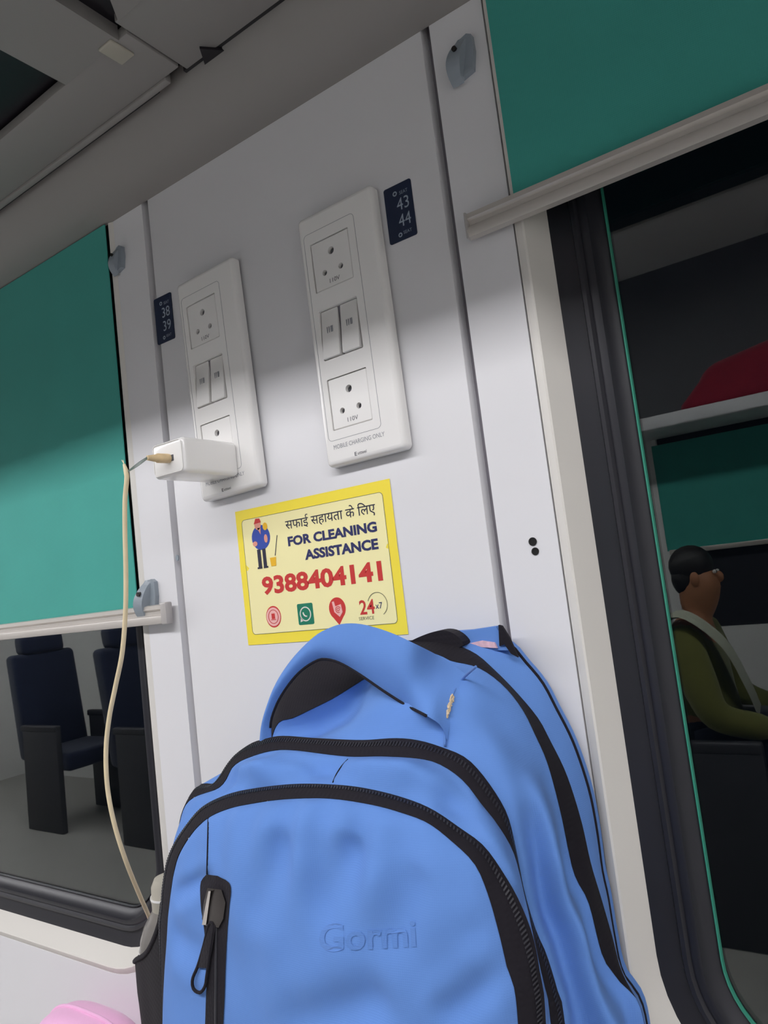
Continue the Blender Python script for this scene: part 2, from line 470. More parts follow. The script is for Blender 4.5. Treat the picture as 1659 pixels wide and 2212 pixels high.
# opposite blind (mirrored in the glass)
tb3 = thing('window_blind', 'teal blind strip mirrored in the right window glass', 'blind', (0.3, OY + 0.01, -0.35), 'teal roller blinds')
part('fabric', rbox(-0.43, 1.02, OY + 0.002, OY + 0.004, -0.345, 0.1440), M['blind'], tb3)
part('bottom_bar', rbox(-0.42, 1.0, OY + 0.002, OY + 0.018, -0.362, -0.340, 0.003, 2), M['alu'], tb3, 35)

# blind stop hooks
def stop_hook(cx, cz, s, label):
    t = thing('blind_hook', label, 'hook', (cx, 0, cz), 'grey blind stop hooks')
    # base plate with a curved claw that leans out from the wall
    part('base', prism([(cx + s * (p[0]), cz + s * p[1]) for p in ((-0.004, -0.021), (0.012, -0.017), (0.016, 0.004), (0.0155, 0.021), (0.010, 0.0245), (0.002, 0.022), (-0.006, 0.012), (-0.008, -0.006))], -0.005, 0), M['hook'], t)
    rows = []
    for k in range(15):
        a = k / 14; zz = -0.026 + 0.050 * a
        out = 0.005 + 0.011 * math.sin(math.pi * min(1, a * 1.05)) ** 0.8
        w = 0.0055 + 0.003 * math.sin(math.pi * a)
        cxo = -0.008 + 0.012 * (a ** 2)
        rows.append([(cx + s * (cxo - w), -out * s, cz + s * zz), (cx + s * (cxo + w), -out * s * 1.0, cz + s * zz), (cx + s * (cxo + w + 0.002), -0.0035, cz + s * zz), (cx + s * (cxo - w * 0.8), -0.0035, cz + s * zz)])
    V, F = loft(rows, True); F += [(3, 2, 1, 0), tuple(len(V) - 4 + k for k in range(4))]
    part('claw', (V, F), M['hook'], t, 50)
    sc = Vector((cx - 0.002 * s, -0.0155 * s, cz + 0.008 * s))
    part('screw', disc(sc.x, sc.z, 0.0028 * s, 0.0028 * s, -0.0172 * s, -0.012 * s, 14), M['metal'], t)
    return t


stop_hook(-0.2665, -0.3160, 0.88, 'grey plastic hook holding the end of the left blind bar')
stop_hook(-0.2680, 0.0640, 0.62, 'grey plastic hook in shade at the top of the left window')
stop_hook(0.1720, 0.0680, 0.72, 'grey plastic hook high beside the right blind in shade')

# screw holes in the right trim and a small screw at the left joint
for i, (px, py, r) in enumerate(((1151, 1170, 0.0021), (1156.5, 1191, 0.0019))):
    c = at(px, py)
    hh = single('screw_hole', join(ring(c.x, c.z, r, r * 1.5, -0.0006, 0.0002, 20), disc(c.x, c.z, r, r, -0.0003, 0.0004, 20)), M['hole'],
                'upper dark screw hole right of the grey joint' if i == 0 else 'lower dark screw hole right of the grey joint', 'hole', group='empty screw holes')
c = at(384, 1205)
single('wall_screw', disc(c.x, c.z, 0.0020, 0.0032, -0.0012, 0.0004, 18), M['hook'], 'small grey screw beside the left grey joint', 'screw', 40)

# ================================================================== SOCKET PLATES
def socket_plate(ox, oz, rotdeg, label):
    """local frame: x right, z down negative, origin at the top left corner of the plate on the wall"""
    w, hgt, d = 0.0830, 0.2265, 0.0092
    t = thing('socket_plate', label, 'socket', (ox, -0.0022, oz), 'white double socket plates')
    ORIG[t.name] = Vector((0, 0, 0))
    sx, sw, sh = 0.0118, 0.0425, 0.0452
    zs = (-0.0275, -0.0890, -0.1510)
    PL = lambda i, Y: [(p[0], Y, p[1]) for p in rrect(i, w - i, -hgt + i, -i, max(0.0045 - i * 0.6, 0.0015), 5)]
    shell = loft([PL(0, 0), PL(0, -d + 0.0045), PL(0.0004, -d + 0.0028), PL(0.0014, -d + 0.0012), PL(0.0028, -d + 0.0003), PL(0.0045, -d)], True)
    bm = bmesh.new(); loops = []
    for pts in [PL(0.0045, -d)] + [[(p[0], -d, p[1]) for p in rrect(sx, sx + sw, z - sh, z, 0.0012, 3)] for z in zs]:
        vs = [bm.verts.new(p) for p in pts]
        for i in range(len(vs)): bm.edges.new((vs[i], vs[(i + 1) % len(vs)]))
    bmesh.ops.triangle_fill(bm, edges=bm.edges[:], use_beauty=True)
    walls = [loft([[(p[0], y, p[1]) for p in rrect(sx, sx + sw, z - sh, z, 0.0012, 3)] for y in (-d, -0.003)], True) for z in zs]
    floors = [rbox(sx, sx + sw, -0.0031, -0.0029, z - sh, z) for z in zs]
    bmv = bm; bmv.verts.index_update(); face = ([tuple(v.co) for v in bmv.verts], [tuple(v.index for v in f.verts) for f in bmv.faces]); bmv.free()
    fr = part('plate', join(shell, face, *walls, *floors), M['plate'], t, 40)
    g = 0.0007
    part('shadow_gap_box', rbox(0.005, w - 0.0045, 0.0, 0.0022, -hgt + 0.005, -0.005), M['groove'], t)  # grey spacer added to make a dark shadow gap behind the plate
    for z in (zs[0], zs[2]):
        cxs = sx + sw / 2
        pins = ((cxs + 0.0005, z - 0.0130, 0.0033), (cxs - 0.0090, z - 0.0300, 0.0026), (cxs + 0.0088, z - 0.0300, 0.0026))
        q0 = rrect(sx + g, sx + sw - g, z - sh + g, z - g, 0.001, 4); q1 = rrect(sx + g + .0006, sx + sw - g - .0006, z - sh + g + .0006, z - g - .0006, 0.0008, 4)
        circ = [[(a_ + r_ * math.cos(2 * math.pi * k / 20), c_ + r_ * math.sin(2 * math.pi * k / 20)) for k in range(20)] for a_, c_, r_ in pins]
        bm = bmesh.new()
        for pts in [q1] + circ:
            vs = [bm.verts.new((p[0], -0.0087, p[1])) for p in pts]
            for i in range(len(vs)): bm.edges.new((vs[i], vs[(i + 1) % len(vs)]))
        bmesh.ops.triangle_fill(bm, edges=bm.edges[:], use_beauty=True)
        gs = [frombm(bm), loft([[(p[0], -0.0032, p[1]) for p in q0], [(p[0], -0.0081, p[1]) for p in q0], [(p[0], -0.0087, p[1]) for p in q1]], True)]
        gs += [loft([[(p[0], y, p[1]) for p in c_] for y in (-0.0087, -0.0042)], True) for c_ in circ]
        m_ = part('socket', join(*gs), M['plastic'], t, 40)
        part('pin_hole', join(*[disc(a, b, r, r, -0.0050, -0.0040, 18) for a, b, r in ((cxs + 0.0005, z - 0.0130, 0.0033), (cxs - 0.0090, z - 0.0300, 0.0026), (cxs + 0.0088, z - 0.0300, 0.0026))]), M['printd'], m_)
        part('lettering', text_geo('110V', cxs - 0.0045, cxs + 0.0065, z - 0.0410, z - 0.0372, -0.00885, 0.0), M['printd'], m_)
    z = zs[1]
    part('switch_well', rbox(sx + 0.0002, sx + sw - 0.0002, -0.0045, -0.0030, z - sh, z), M['groove'], t)
    for k in range(2):
        x0 = sx + g + k * (sw / 2); x1 = x0 + sw / 2 - 2 * g - 0.0016
        gq = rbox(x0, x1, -0.0118, -0.0046, z - sh + g, z - g, 0.0007, 2)
        piv = Vector(((x0 + x1) / 2, -0.0086, z - sh / 2))
        R = Matrix.Translation(piv) @ Matrix.Rotation(math.radians(-6.5), 4, 'X') @ Matrix.Translation(-piv)
        V = [tuple((R @ Vector(v)) + Vector((0, 0.0030, 0))) if v[1] < -0.0080 else v for v in gq[0]]
        s_ = part('rocker_switch', (V, gq[1]), M['plastic'], t, 40)
        cx = (x0 + x1) / 2; cz = z - sh * 0.42
        zz = [(cx - 0.0028, cz - 0.0026, cx - 0.0008, cz + 0.0026)]
        yy = min(v[1] for v in V if abs(v[2] - cz) < 0.05)
        sl = (R @ Vector((cx, -0.0118, cz))).y + 0.0030 - 0.00025
        part('lettering', join(rbox(cx - 0.003, cx - 0.0022, sl - 0.0001, sl + 0.0002, cz - 0.0028, cz + 0.0028), rbox(cx - 0.0009, cx - 0.0001, sl - 0.0001, sl + 0.0002, cz - 0.0028, cz + 0.0028), rbox(cx + 0.0012, cx + 0.0035, sl - 0.0001, sl + 0.0002, cz - 0.0028, cz + 0.0028)), M['print'], s_)
    part('cover_seam', rring(sx - 0.006, sx + sw + 0.0075, zs[2] - sh - 0.0085, zs[0] + 0.010, 0.004, 0.00035, -d - 0.00012, -d + 0.0002), M['print'], t)
    part('lettering', text_geo('MOBILE CHARGING ONLY', 0.0105, 0.0640, -0.2123, -0.2085, -d - 0.00015), M['print'], t)
    part('maker_mark', join(text_geo('E', 0.0315, 0.0338, -0.2222, -0.2190, -d - 0.00015, 0.02), text_geo('utteei', 0.0348, 0.0440, -0.2218, -0.2192, -d - 0.00015, 0.01)), M['printd'], t)
    t.rotation_euler = (0, math.radians(rotdeg), 0)
    return t


socket_plate(-0.0030, 0.0026, -0.8, 'white socket plate beside the right navy label, both sockets empty')
socket_plate(-0.1690, -0.0012, -1.8, 'white socket plate beside the left navy label, phone charger plugged in')

# ================================================================== NAVY SEAT LABELS
def seat_label(c, nums, label):
    xs = [p.x for p in c]; zs = [p.z for p in c]
    x0, x1 = (xs[0] + xs[3]) / 2, (xs[1] + xs[2]) / 2; z1, z0 = (zs[0] + zs[1]) / 2, (zs[2] + zs[3]) / 2
    t = thing('seat_number_label', label, 'label', ((x0 + x1) / 2, 0, z0), 'navy seat number labels')
    w, hh = x1 - x0, z1 - z0
    part('backing', prism(rrect(x0, x1, z0, z1, 0.0018, 4), -0.0008, 0.0), M['navy'], t)
    Y = -0.00095
    for k, n in enumerate(nums):
        zt = z1 - hh * (0.26 + 0.29 * k)
        part('numeral', text_geo(n, x0 + 0.42 * w, x0 + 0.86 * w, zt - hh * 0.215, zt, Y, 0.0), M['labeltext'], t)
    part('icon', ring(x0 + 0.40 * w, z1 - 0.155 * hh, 0.0011, 0.0021, Y - 0.0001, Y), M['labeltext'], t)
    part('lettering', text_geo('SEAT', x0 + 0.56 * w, x0 + 0.86 * w, z1 - 0.205 * hh, z1 - 0.145 * hh, Y), M['labeltext'], t)
    part('icon', ring(x0 + 0.42 * w, z1 - 0.90 * hh, 0.0010, 0.0019, Y - 0.0001, Y), M['labeltext'], t)
    part('lettering', text_geo('SEAT', x0 + 0.54 * w, x0 + 0.84 * w, z1 - 0.91 * hh, z1 - 0.855 * hh, Y), M['labeltext'], t)


seat_label([at(*p) for p in ((828, 414), (887, 384), (902, 505), (845, 531))], ('43', '44'), 'navy label with pale numbers right of the right socket plate')
seat_label([at(*p) for p in ((330, 648), (369, 633), (380, 730), (345, 745))], ('38', '39'), 'navy label with pale numbers left of the left socket plate')

# ================================================================== YELLOW CLEANING NOTICE
SX0, SX1, SZ1, SZ0 = -0.1270, 0.0562, -0.2423, -0.3712
nt_ = thing('cleaning_notice', 'yellow printed sticker for cleaning assistance above the blue backpack', 'sticker', ((SX0 + SX1) / 2, 0, SZ0))
gx, gz = 24, 16
grid = []
for j in range(gz + 1):
    row = []
    for i in range(gx + 1):
        u, v = i / gx, j / gz
        e = 0.0005 * math.exp(-((v - 0.42) / 0.05) ** 2) * (abs(2 * u - 1) ** 6)
        row.append((SX0 + (SX1 - SX0) * u, -0.0006 - e, SZ1 + (SZ0 - SZ1) * v))
    grid.append(row)
part('sheet', loft(grid), M['yel'], nt_, True)
bx = 0.0075
part('pale_panel', prism(rrect(SX0 + bx, SX1 - bx * 1.15, SZ0 + 0.0095, SZ1 - 0.0095, 0.004, 5), -0.0008, -0.0002), M['pale'], nt_)
part('border_line', rring(SX0 + bx, SX1 - bx * 1.15, SZ0 + 0.0095, SZ1 - 0.0095, 0.004, 0.0004, -0.00095, -0.0007), M['inkgrey'], nt_)
NY = -0.0010


def ptext(s, tl, bl, tr, br, m, bold, name='lettering', shear=0):
    a, b, c, d = at(*tl), at(*bl), at(*tr), at(*br)
    return part(name, text_geo(s, (a.x + b.x) / 2, (c.x + d.x) / 2, (b.z + d.z) / 2, (a.z + c.z) / 2, NY, bold, shear=shear), m, nt_)


ptext('\u0938\u092b\u093e\u0908 \u0938\u0939\u093e\u092f\u0924\u093e \u0915\u0947 \u093f\u0932\u090f', (617, 1120), (619, 1148), (811, 1079), (813, 1114), M['inkblack'], 0.004)
ptext('FOR CLEANING', (623, 1160), (624, 1181), (814, 1125), (816, 1148), M['inkblue'], 0.042)
ptext('ASSISTANCE', (659, 1190), (661, 1211), (817, 1160), (819, 1185), M['inkblue'], 0.042)
ptext('9388404141', (566, 1248), (570, 1287), (824, 1209), (829, 1254), M['inkred'], 0.036)
# cleaner figure
c = at(565, 1161); s = 0.0001
part('cleaner_figure', join(disc(c.x, c.z, 0.0118, 0.0118, NY, -0.0007)), M['inkblueb'], nt_)
q = at(558, 1134)
part('cleaner_face', join(disc(q.x, q.z, 0.0040, 0.0048, NY - 0.0002, NY), prism([(q.x - 0.001, q.z - 0.003), (q.x + 0.0035, q.z - 0.003), (q.x + 0.0028, q.z - 0.0095)], NY - 0.0002, NY), disc(at(576, 1163).x, at(576, 1163).z, 0.0022, 0.0040, NY - 0.0002, NY, 14), disc(at(553, 1175).x, at(553, 1175).z, 0.0030, 0.0024, NY - 0.0002, NY, 14)), M['skinp'], nt_)
part('cleaner_cap', prism([(q.x - 0.0046, q.z + 0.0012), (q.x + 0.0046, q.z + 0.002), (q.x + 0.003, q.z + 0.0058), (q.x - 0.002, q.z + 0.0062)], NY - 0.0003, NY), M['inkred'], nt_)
l0 = at(566, 1186); l1 = at(569, 1224)
part('cleaner_legs', join(rbox(l0.x - 0.0055, l0.x - 0.0012, NY - 0.0002, NY, l1.z, l0.z), rbox(l0.x + 0.0012, l0.x + 0.0052, NY - 0.0002, NY, l1.z, l0.z), rbox(l0.x - 0.0070, l0.x - 0.0010, NY - 0.0002, NY, l1.z - 0.0016, l1.z), rbox(l0.x + 0.0010, l0.x + 0.0066, NY - 0.0002, NY, l1.z - 0.0016, l1.z)), M['inkblack'], nt_)
bk = at(592, 1212)
part('cleaner_bucket', prism([(bk.x - 0.0030, bk.z - 0.0045), (bk.x + 0.0030, bk.z - 0.0045), (bk.x + 0.0038, bk.z + 0.0035), (bk.x - 0.0038, bk.z + 0.0035)], NY - 0.0002, NY), M['bucket'], nt_)
a, b = at(600, 1156), at(596, 1200)
part('cleaner_mop', tube([(a.x, NY, a.z), (b.x, NY, b.z)], 0.00035, 6), M['inkblack'], nt_)
g_ = at(574, 1137)
part('cleaner_glove', disc(g_.x, g_.z, 0.0030, 0.0036, NY - 0.0002, NY, 16), M['bucket'], nt_)
# row of emblems
c = at(592.5, 1332)
e1 = part('round_emblem', disc(c.x, c.z, 0.0093, 0.0100, NY, -0.0007), M['inkred'], nt_)
part('emblem_ring', ring(c.x, c.z, 0.0066, 0.0086, NY - 0.0002, NY), M['inkpink'], e1)
part('emblem_centre', join(disc(c.x, c.z, 0.0056, 0.0060, NY - 0.0002, NY)), M['inkpink'], e1)
part('emblem_mark', join(rbox(c.x - 0.002, c.x + 0.002, NY - 0.0004, NY - 0.0002, c.z - 0.002, c.z + 0.003), rbox(c.x - 0.003, c.x + 0.003, NY - 0.0004, NY - 0.0002, c.z - 0.003, c.z - 0.0024)), M['inkred'], e1)
c = at(661.5, 1326)
e2 = part('chat_emblem', prism(rrect(c.x - 0.0092, c.x + 0.0092, c.z - 0.0095, c.z + 0.0095, 0.0015, 4), NY, -0.0007), M['inkgreen'], nt_)
ph = [(c.x + 0.0036 * math.cos(math.radians(t)) + 0.0012, c.z + 0.0036 * math.sin(math.radians(t)) + 0.0014) for t in range(175, 290, 15)]
part('chat_bubble', join(ring(c.x, c.z, 0.0056, 0.0066, NY - 0.0002, NY), prism([(c.x - 0.0066, c.z - 0.0070), (c.x - 0.0028, c.z - 0.0058), (c.x - 0.0058, c.z - 0.0026)], NY - 0.0002, NY), tube([(p[0], NY - 0.0001, p[1]) for p in ph], 0.0007, 6)), M['inkwhite'], e2)
c = at(730, 1314)
e3 = part('pin_emblem', join(disc(c.x, c.z, 0.0092, 0.0096, NY, -0.0007), prism([(c.x - 0.0068, c.z - 0.0062), (c.x + 0.0068, c.z - 0.0062), (c.x + 0.0004, c.z - 0.0145)], NY + 0.00005, -0.00072)), M['inkred'], nt_)
part('pin_hand', prism([(c.x - 0.0052, c.z + 0.0060), (c.x - 0.0028, c.z + 0.0064), (c.x - 0.0018, c.z + 0.0020), (c.x + 0.0045, c.z + 0.0034), (c.x + 0.0056, c.z - 0.0035), (c.x + 0.0020, c.z - 0.0075), (c.x - 0.0035, c.z - 0.0030)], NY - 0.0002, NY), M['inkpink'], e3)
part('pin_wave', join(ring(c.x + 0.001, c.z - 0.001, 0.0010, 0.0015, NY - 0.0004, NY - 0.0002, 16), ring(c.x + 0.001, c.z - 0.001, 0.0024, 0.0029, NY - 0.0004, NY - 0.0002, 16, 20, 300)), M['inkred'], e3)
ptext('24', (777, 1297), (779, 1329), (810, 1293), (811, 1324), M['inkred'], 0.015)
ptext('SERVICE', (777, 1334), (777, 1341), (809, 1329), (810, 1336), M['inkgrey'], 0.0)
ptext('x7', (812, 1304), (813, 1317), (826, 1298), (828, 1312), M['inkblue'], 0.0)
c = at(817, 1305)
part('clock_arc', ring(c.x, c.z, 0.0098, 0.0102, NY - 0.0002, NY, 32, -60, 160), M['inkgrey'], nt_)

# ================================================================== CHARGER AND CABLE
ch = thing('phone_charger', 'white block phone charger plugged into the left socket plate', 'charger', (-0.125, -0.0092, -0.21))
cx0, cx1, cz0, cz1, cyf = -0.1480, -0.1050, -0.2110, -0.1785, -0.0765
part('body', rbox(cx0, cx1, cyf, -0.0105, cz0, cz1, 0.0045, 4), M['plate'], ch, 40)
part('front_rim', rring(cx0 + 0.002, cx1 - 0.002, cz0 + 0.002, cz1 - 0.002, 0.004, 0.0004, cyf - 0.0002, cyf + 0.0008), M['plastic'], ch)
part('port', rbox(-0.1300, -0.1180, cyf - 0.0003, cyf + 0.001, -0.1985, -0.1925, 0.001, 2), M['printd'], ch)
part('pin', join(*[tube([(x, -0.0106, -0.182), (x, -0.0060, -0.182)], 0.0020, 12) for x in (-0.136, -0.1185)]), M['metal'], ch)
Yp = cyf
pa = at(383, 985, Yp)
cb = thing('charging_cable', 'yellowed white charging cable with frayed end hanging from the charger', 'cable', tuple(at(270, 1400, -0.09)))
port = Vector((-0.1240, cyf, -0.1955))
tip = at(318, 989, -0.0975)
d = (tip - port)
plug = [port + d * t for t in (0.0, 0.1, 0.55, 0.62, 1.0)]
part('plug', tube(plug, [0.0040, 0.0043, 0.0043, 0.0034, 0.0022], 14), M['plugm'], cb, 40)
cab = [(268, 1003, -0.105), (274, 1030, -0.105), (270, 1080, -0.104), (270, 1150, -0.103), (272, 1240, -0.102), (271, 1320, -0.101), (264, 1410, -0.100), (250, 1480, -0.099), (236, 1550, -0.099), (229, 1620, -0.099), (232, 1700, -0.099), (247, 1780, -0.096), (272, 1860, -0.085), (300, 1930, -0.060), (324, 1985, -0.036), (338, 2030, -0.030), (350, 2090, -0.029)]
P = spline([at(*p) for p in cab], 90)
part('cord', tube(P, [0.0012] + [0.00205] * 89, 12), M['cable'], cb, 50)
s0 = at(277, 1018, -0.105)
for k in range(3):
    j = Vector((0, 0, 0.0008 * (k - 1))); mid = s0.lerp(tip, 0.5) + Vector((0, 0, 0.0012 * (k - 1)))
    part('bare_wire', tube(spline([s0 + j * 0.5, mid, tip + j], 10), 0.00035, 6), M['wire'], cb, 50)
fr0 = at(268, 1003, -0.105)
part('frayed_strand', join(*[tube([fr0, fr0 + Vector((random.uniform(-.003, .001), 0, random.uniform(.003, .006)))], 0.0002, 5) for _ in range(5)]), M['cable'], cb)

# ================================================================== BACKPACK
bp = thing('backpack', 'blue backpack with black zips hanging below the yellow notice', 'backpack', (0.045, -0.075, -0.82))
N = 181
ZB = -0.82


def crv(left_world, pix, Y, bottom_x=None, pre=None):
    """left_world: (x,z) points hidden from view on the left (bottom to top); pix: (px,py[,Y]) points; then drop to the base"""
    pts = [Vector((x, Y, z)) for x, z in left_world]
    for p in pix:
        pts.append(at(p[0], p[1], p[2] if len(p) > 2 else Y))
    e = pts[-1]
    bxr = bottom_x if bottom_x is not None else e.x
    if e.z > ZB + 0.03:
        pts.append(Vector(((e.x * 0.4 + bxr * 0.6), Y, (e.z + ZB) / 2))); pts.append(Vector((bxr, Y, ZB)))
    return spline(pts, 400)


def part_at(raw, n=N):
    return resample(raw, n)


K0 = crv([(-0.085, ZB), (-0.095, -0.60), (-0.105, -0.50), (-0.093, -0.443), (-0.070, -0.412), (-0.036, -0.388), (0.0, -0.378)], [(900, 1385), (1000, 1372), (1090, 1385), (1135, 1430), (1172, 1475), (1200, 1528), (1237, 1602), (1270, 1700), (1288, 1790), (1300, 1880), (1312, 1935), (1326, 2020), (1344, 2100), (1394, 2200)], -0.012, 0.20)
CO = crv([(-0.090, ZB), (-0.100, -0.60), (-0.092, -0.50), (-0.082, -0.442), (-0.061, -0.406), (-0.027, -0.382)], [(740, 1392), (810, 1382), (877, 1384), (955, 1386), (1022, 1409), (1070, 1449), (1118, 1498), (1162, 1551), (1186, 1595), (1223, 1671), (1255, 1771), (1276, 1864), (1300, 1945), (1328, 2045), (1340, 2112), (1390, 2205)], -0.030, 0.205)
CI = crv([(-0.093, ZB), (-0.103, -0.60), (-0.082, -0.50), (-0.062, -0.450)], [(602, 1562, -.056), (632, 1552, -.058), (668, 1535, -.060), (722, 1508, -.060), (780, 1472, -.058), (850, 1430, -.053), (935, 1413), (974, 1428), (1032, 1442), (1085, 1479), (1128, 1532), (1157, 1590), (1183, 1650), (1211, 1755), (1239, 1884), (1271, 1949), (1302, 2066), (1338, 2120), (1392, 2212)], -0.050, 0.207)  # edge lowered under the handle: wider black tape stands in for shade there
BO = crv([(-0.112, ZB), (-0.122, -0.62), (-0.118, -0.53), (-0.100, -0.475)], [(470, 1690), (500, 1640), (540, 1608), (575, 1596), (612, 1590), (685, 1595), (781, 1599), (853, 1595), (906, 1600), (959, 1616), (1003, 1635), (1037, 1667), (1075, 1720), (1099, 1768), (1116, 1841), (1134, 1930), (1158, 2010), (1180, 2060), (1206, 2146), (1220, 2212)], -0.100, 0.19)
BI = crv([(-0.112, ZB), (-0.122, -0.62), (-0.118, -0.54), (-0.102, -0.485)], [(476, 1700), (505, 1655), (545, 1634), (590, 1622), (636, 1621), (747, 1634), (829, 1634), (912, 1640), (957, 1655), (1002, 1688), (1040, 1737), (1074, 1780), (1110, 1843), (1131, 1930), (1150, 2012), (1160, 2060), (1180, 2146), (1190, 2212)], -0.112, 0.185)
AO = crv([(-0.105, ZB), (-0.112, -0.66)], [(348, 2012), (352, 1945), (356, 1900), (366, 1850), (384, 1813), (410, 1776), (440, 1742), (485, 1719), (540, 1705), (636, 1694), (733, 1696), (805, 1706), (877, 1725), (935, 1749), (993, 1788), (1046, 1828), (1092, 1893), (1123, 1949), (1151, 2022), (1167, 2106), (1179, 2212)], -0.135, 0.178)
AI = crv([(-0.098, ZB), (-0.106, -0.66)], [(364, 2012), (368, 1950), (374, 1900), (384, 1855), (402, 1820), (426, 1788), (455, 1764), (495, 1747), (540, 1737), (612, 1727), (709, 1725), (805, 1739), (877, 1759), (926, 1779), (974, 1816), (1024, 1865), (1052, 1926), (1075, 2005), (1094, 2086), (1119, 2212)], -0.147, 0.165)
K0, CO, CI, BO, BI, AO, AI = [part_at(c) for c in (K0, CO, CI, BO, BI, AO, AI)]
CTR = Vector((0.045, 0, -0.60))


def wr(p, amp, sc, seed=0):
    return amp * noise.noise(Vector((p.x * sc + seed, p.y * sc, p.z * sc)))


def panel(c0, c1, rows, bulge, amp=0.002, sc=22, seed=0.0, ext=0.0, sag=None, fold=0):
    out = []
    for k in range(rows + 1):
        v = k / rows
        row = []
        for a, b in zip(c0, c1):
            p = a.lerp(b, v)
            r = Vector((p.x - CTR.x, 0, p.z - CTR.z)).normalized()
            dirn = (r * 0.75 + Vector((0, -0.65, 0))).normalized()
            w = math.sin(math.pi * v)
            if sag: p = p - dirn * (sag[1] * math.sin(math.pi * v ** 0.75) ** 0.8 * math.exp(-((p.x - sag[0]) / 0.055) ** 2) * (1 if p.z > -0.47 else 0))
            if fold:
                fw = max(0, min(1, (p.x - 0.14) / 0.03)) * max(0, min(1, (-0.45 - p.z) / 0.06))
                p = p + dirn * (fold * fw * w * math.sin(v * 9.5 + 0.8 + p.z * 6))
            af = max(0.08, min(1, (p.x + 0.10) / 0.07))
            p = p + dirn * (bulge * w * af + af * (wr(p, amp, sc, seed) + wr(p, amp * 0.5, sc * 2.3, seed + 5)) * w)
            row.append(p)
        out.append(row)
    return out


def strip(c0, c1, name, m, lift=0.0015, parent=None, rows=4):
    """a woven tape lying along a curve pair, raised and a little rounded"""
    out = []
    for k in range(rows + 1):
        v = k / rows; row = []
        for a, b in zip(c0, c1):
            p = a.lerp(b, v); r = Vector((p.x - CTR.x, 0, p.z - CTR.z)).normalized()
            dirn = (r * 0.6 + Vector((0, -0.8, 0))).normalized()
            row.append(p + dirn * (lift * (0.35 + math.sin(math.pi * v))))
        out.append(row)
    return part(name, loft(out), m, parent or bp, True)


def teeth(c0, c1, v0, v1, parent, lift=0.0030):
    """row of little zip teeth along the tape"""
    gs = []
    def pos(i, v):
        a, b = c0[i], c1[i]; p = a.lerp(b, v); r = Vector((p.x - CTR.x, 0, p.z - CTR.z)).normalized()
        dirn = (r * 0.6 + Vector((0, -0.8, 0))).normalized()
        return p + dirn * (lift * 0.6), dirn
    c0 = resample([Vector(p) for p in c0], 420); c1 = resample([Vector(p) for p in c1], 420)
    for i in range(0, 418):
        q = [pos(i, v0), pos(i, v1), pos(i + 1, v1), pos(i + 1, v0)]
        mid0 = [(q[0][0] * 0.8 + q[3][0] * 0.2), (q[1][0] * 0.8 + q[2][0] * 0.2), (q[2][0] * 0.65 + q[1][0] * 0.35), (q[3][0] * 0.65 + q[0][0] * 0.35)]
        lo = [p - q[0][1] * 0.0008 for p in mid0]; hi = [p + q[0][1] * 0.0006 for p in mid0]
        V = lo + hi; gs.append((V, [(4, 5, 6, 7), (0, 1, 5, 4), (1, 2, 6, 5), (2, 3, 7, 6), (3, 0, 4, 7)]))
    return part('zip_teeth', join(*gs), M['zipm'], parent)


# body panels
back = join(loft([[Vector((p.x, -0.004, p.z)) for p in K0], K0]), ([tuple(Vector((p.x, -0.004, p.z))) for p in K0], [tuple(range(N))]))
part('back_panel', back, M['cloth'], bp, 40)
part('rear_gusset', loft(panel(K0, CO, 5, 0.0005, 0.0007)), M['cloth'], bp, True)
MP = loft(panel(CI, BO, 26, 0.007, 0.0100, 17, 3.1, sag=(0.005, 0.030), fold=0.013))
part('main_compartment', MP, M['cloth'], bp, True)
bvm = BVHTree.FromPolygons([Vector(v) for v in MP[0]], MP[1])


def onmain(px, py, off=0.002):
    d = ray(px, py).normalized(); hit = bvm.ray_cast(CP, d)
    return at(px, py, -0.09) if hit[0] is None else hit[0] - d * off

QP = loft(panel(BI, AO, 20, 0.002, 0.0150, 26, 8.7))
midp = part('middle_pocket', QP, M['cloth'], bp, True)
bvq = BVHTree.FromPolygons([Vector(v) for v in QP[0]], QP[1])
sq = []
for q_ in ((752, 1640), (738, 1655), (727, 1672), (719, 1690)):
    d_ = ray(*q_).normalized(); h_ = bvq.ray_cast(CP, d_)
    if h_[0] is not None: sq.append(h_[0] - d_ * 0.0002)
if len(sq) > 1: part('seam', tube(spline(sq, 12), 0.0005, 6), M['tape'], midp, True)
t1 = strip(CO, CI, 'main_zip_tape', M['tape']); t2 = strip(BO, BI, 'middle_zip_tape', M['tape']); t3 = strip(AO, AI, 'front_zip_tape', M['tape'])
teeth(BO, BI, 0.22, 0.48, t2); teeth(AO, AI, 0.14, 0.34, t3)
part('piping', tube(K0[60:168], 0.0012, 8), M['tape'], bp, True)
# front panel, a bulging sheet inside the front zip
half = (N - 1) // 2
DENTS = [(at(1098, 2098, -.16), at(950, 2215, -.17), .0065, .0075), (at(1080, 1968, -.16), at(1000, 2052, -.17), .006, .0045), (at(905, 1880, -.165), at(830, 2030, -.172), .010, .0035), (at(765, 1800, -.16), at(690, 1960, -.172), .010, .0040), (at(620, 1780, -.16), at(560, 1960, -.17), .010, .0035), (at(375, 1935, -.15), at(470, 1885, -.155), .005, .0045), (at(376, 2010, -.15), at(430, 2040, -.155), .010, .005), (at(850, 2160, -.17), at(650, 2215, -.17), .012, .004)]


